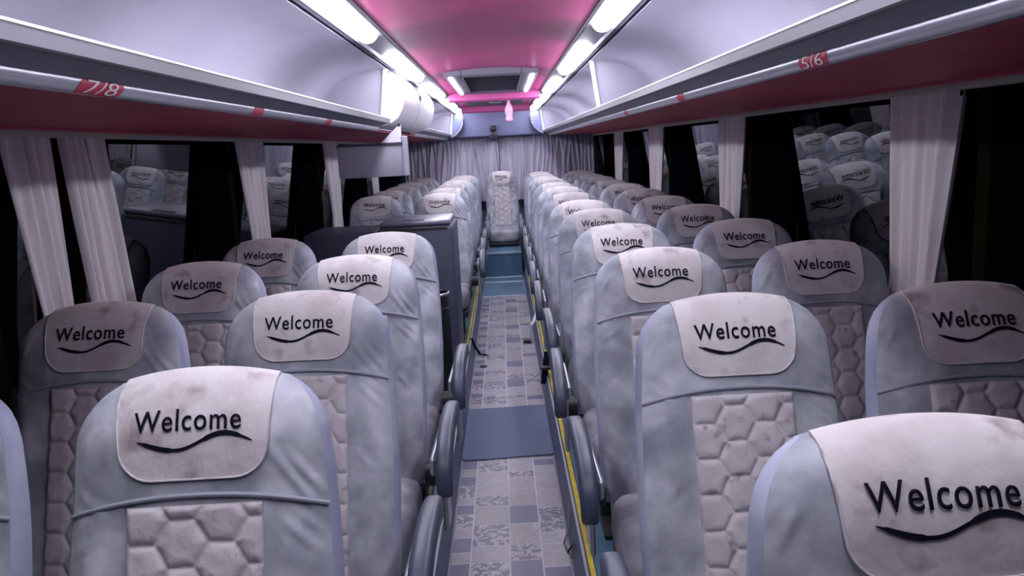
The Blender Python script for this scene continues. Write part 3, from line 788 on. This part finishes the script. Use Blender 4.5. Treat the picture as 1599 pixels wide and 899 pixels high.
def build_seat(arm_side, legs=True, name='bus_seat'):
    t = empty(name)
    br = ob('backrest', BR, t, (0, -.27, .45 - PF), (-TILT, 0, 0))
    ob('rear_cover', RC, br); ob('headrest_patch', PM, br); ob('quilted_panel', QM, br)
    tag(ob('welcome_lettering', LM, br), 'black lettering reading Welcome'); tag(ob('swoosh', SM, br), 'black wavy line under the lettering')
    if 'pp' not in CACHE:
        tmp = tube('piping', piping_pts(), .0042, M['piping'], None, 7); CACHE['pp'] = tmp.data; bpy.data.objects.remove(tmp)
        tmp = tube('patch_seam', patch_edge(), .0018, M['patch'], None, 5); CACHE['pe'] = tmp.data; bpy.data.objects.remove(tmp)
        bm = bmesh.new(); add_box(bm, -.21, .21, -.235, .235, 0, .05, .012, 2); CACHE['sf'] = bm_me('seat_frame', bm, M['frame'])
        bm = bmesh.new()
        add_box(bm, -.02, .02, -.03, .03, 0.0, .19, .004, 1); add_box(bm, -.022, .022, -.19, .19, 0, .022, .004, 1); CACHE['lg'] = bm_me('leg', bm, M['frame'])
        bm = bmesh.new(); add_box(bm, -.008, .008, -.62, -.28, .545, .60, .006, 1); add_box(bm, -.008, .008, -.36, -.24, .24, .58, .006, 1); CACHE['bk'] = bm_me('bracket', bm, M['bracket'])
        tmp = tube('hinge_cap', [(-.028, 0, 0), (.028, 0, 0)], .042, M['frame'], None, 20); CACHE['hc'] = tmp.data; bpy.data.objects.remove(tmp)
    ob('piping', CACHE['pp'], br); ob('patch_seam', CACHE['pe'], br)
    ob('seat_cushion', CM, t)
    ob('seat_frame', CACHE['sf'], t, (0, -.46, .19))
    if legs:
        for sx in (-.15, .15): ob('leg', CACHE['lg'], t, (sx, -.46, 0))
    if arm_side:
        ob('armrest', AM, t, (arm_side * (.318 if arm_side < 0 else .338), 0, 0))
        ob('armrest_bracket', CACHE['bk'], t, (arm_side * (.284 if arm_side < 0 else .304), 0, 0))
        ob('hinge_cap', CACHE['hc'], t, (arm_side * .262, -.25, .40))
    return t
CACHE = {}
def dup(root):
    r = root.copy(); C.objects.link(r)
    for ch in list(root.children):
        c = ch.copy(); C.objects.link(c); c.parent = r
        for g in list(ch.children):
            q = g.copy(); C.objects.link(q); q.parent = c
    return r
ORD = ['first', 'second', 'third', 'fourth', 'fifth', 'sixth', 'seventh', 'eighth', 'ninth', 'tenth', 'eleventh', 'twelfth', 'last']
protos = {'R': build_seat(-1), 'L': build_seat(1), 'W': build_seat(0)}; used = set()
rs = random.Random(11)
def place(kind, x, y, label, group):
    if kind not in used: t = protos[kind]; used.add(kind)
    else: t = dup(protos[kind])
    t.location = (x, y, PF); t.rotation_euler = (0, 0, R(rs.uniform(-1.2, 1.2)))
    br = [c for c in t.children if c.name.startswith('backrest')][0]
    br.rotation_euler = (-TILT + R(rs.uniform(-.8, .8)), 0, 0)
    tag(t, label, 'seat', group); return t
XR, XRW, XL, XLW = .545, 1.075, -.495, -1.04
for k in range(13):
    y = (.97 + .832 * k - .06) / .985
    if k == 12: y = 10.98
    o_ = ORD[k]
    place('R' if k < 12 else 'W', XR, y, 'grey seat right of the aisle, %s row from the bus front, aisle side' % o_, 'seats right of the aisle')
    place('W', XRW, y, 'grey seat right of the aisle, %s row from the bus front, window side' % o_, 'seats right of the aisle')
lz = [1.377, 2.12, 2.85, 3.63]
for k, z in enumerate(lz):
    y = (z - .06) / .985
    place('L', XL, y, 'grey seat left of the aisle, %s row before the slate cabinet, aisle side' % ORD[k], 'seats left of the aisle before the cabinet')
    place('W', XLW, y, 'grey seat left of the aisle, %s row before the slate cabinet, window side' % ORD[k], 'seats left of the aisle before the cabinet')
for k in range(6):
    y = (6.76 + .842 * k - .06) / .985
    if k == 5: y = 10.98
    place('L' if k < 5 else 'W', XL, y, 'grey seat left of the aisle, %s row behind the slate cabinet, aisle side' % (ORD[k] if k < 5 else 'last'), 'seats left of the aisle behind the cabinet')
    place('W', XLW, y, 'grey seat left of the aisle, %s row behind the slate cabinet, window side' % (ORD[k] if k < 5 else 'last'), 'seats left of the aisle behind the cabinet')
cs = build_seat(0, legs=False)
cs.location = (.022, 10.93, PF + .04); cs.scale = (.93, 1, 1)
tag(cs, 'lone grey centre seat facing down the aisle from the teal rear plinth', 'seat')

# ------------------------------------------------------------------ slate cabinet and bin
cb = tag(empty('cabinet', (-.80, 5.38, PF)), 'slate grey cabinet with a raised grey lid left of the aisle, behind the bin', 'cabinet')
bm = bmesh.new(); add_box(bm, -.02, .49, 0, .60, 0, .985, .03, 3); ob('cabinet_body', bm_me('cabinet_body', bm, M['cab']), cb)
bm = bmesh.new(); add_box(bm, -.53, -.03, .02, .58, 0, .960, .03, 3); ob('side_compartment', bm_me('side_compartment', bm, M['cab']), cb)
bm = bmesh.new(); add_box(bm, .0, .475, .005, .56, .985, 1.020, .014, 3)
ld = ob('lid', bm_me('lid', bm, M['cablid']), cb)
bm = bmesh.new(); add_box(bm, .15, .30, .03, .09, 1.018, 1.026, .004, 1); ob('lid_handle', bm_me('lid_handle', bm, M['frame']), ld)
bm = bmesh.new(); add_box(bm, .02, .455, -.004, .002, .955, .975, .002, 1); ob('lid_gap', bm_me('lid_gap', bm, M['frame']), cb)

bn = tag(empty('waste_bin', (-.402, 4.48, PF)), 'tall black tapered waste bin with a shiny rim beside the slate cabinet', 'bin')
prof = [(.0, .0), (.112, .0), (.118, .01), (.114, .25), (.109, .50), (.105, .68), (.099, .68), (.100, .50), (.10, .10), (0, .10)]
V = []; ns = 28
for r_, z in prof:
    for k in range(ns): V.append((r_ * math.cos(2 * math.pi * k / ns), r_ * math.sin(2 * math.pi * k / ns), z))
ob('bin_body', me_from('bin_body', V, grid_faces(len(prof), ns, 0, True), M['bin'], True, 50), bn)
def ring(r_, z, tilt=0): return [(r_ * math.cos(2 * math.pi * k / 32), r_ * math.sin(2 * math.pi * k / 32), z + tilt * math.sin(2 * math.pi * k / 32)) for k in range(32)]
tube('bin_rim', ring(.105, .683), .008, M['chrome'], bn, 8, closed=True)
tube('bag_ring', ring(.104, .60, -.01), .0035, M['chrome'], bn, 6, closed=True)

# ------------------------------------------------------------------ loose belts on the aisle edge
def strap(pts, w_, m, name, label, buckle=None):
    t = tag(empty(name, pts[0]), label, name.replace('_', ' ')); b0 = Vector(pts[0]); V = []
    pv = [Vector(p) - b0 for p in pts]
    for i, p in enumerate(pv):
        dd = (pv[min(i + 1, len(pv) - 1)] - pv[max(i - 1, 0)]).normalized(); a = dd.cross(Vector((0, 0, 1)))
        if a.length < .1: a = Vector((0, 1, 0))
        a.normalize(); up = a.cross(dd)
        for sx, sz in ((-1, -1), (1, -1), (1, 1), (-1, 1)): V.append(p + a * sx * w_ / 2 + up * sz * .0018)
    Fc = []
    for i in range(len(pv) - 1):
        for k in range(4): Fc.append((4 * i + k, 4 * i + (k + 1) % 4, 4 * i + 4 + (k + 1) % 4, 4 * i + 4 + k))
    Fc += [(0, 1, 2, 3), (4 * len(pv) - 4, 4 * len(pv) - 3, 4 * len(pv) - 2, 4 * len(pv) - 1)]
    ob('webbing', me_from('webbing', V, Fc, m), t)
    if buckle:
        p = Vector(buckle) - b0; bm = bmesh.new(); add_box(bm, -.03, .03, -.045, .045, -.008, .012, .006, 2)
        ob('buckle', bm_me('buckle', bm, M['frame']), t, p)
    return t
strap([(-.262, 6.05, .115), (-.235, 6.0, .06), (-.20, 5.97, .008), (-.17, 5.955, .006), (-.145, 5.94, .006)], .025, M['ink'], 'seat_belt', 'black belt end hanging onto the tiled aisle below the slate cabinet')
t = tag(ob('floor_ring', tube('x', ring(.022, 0), .004, M['frame'], None, 6, closed=True).data, None, (-.165, 5.62, .006)), 'small dark ring lying on the aisle tiles near the belt end', 'ring')
bpy.data.objects.remove(bpy.data.objects['x'])
strap([(.275, 5.05, .24), (.265, 5.0, .19), (.255, 4.97, .14), (.246, 4.95, .10), (.238, 4.93, .06)], .04, M['ink'], 'seat_belt', 'black seat belt dangling by the right corner of the rubber mat', (.258, 4.98, .155))
strap([(.272, 6.5, .20), (.24, 6.45, .14), (.215, 6.4, .12), (.19, 6.35, .02), (.18, 6.31, .008)], .03, M['bracket'], 'seat_belt', 'pale grey belt dangling onto the tiles farther down the right edge', (.175, 6.3, .015))
strap([(.25, 3.10, .098), (.236, 3.0, .03), (.215, 2.95, .008), (.225, 2.88, .006), (.245, 2.82, .07), (.23, 2.78, .03)], .008, M['frame'], 'cord', 'thin black cord curled on the right skirting nearest the front')
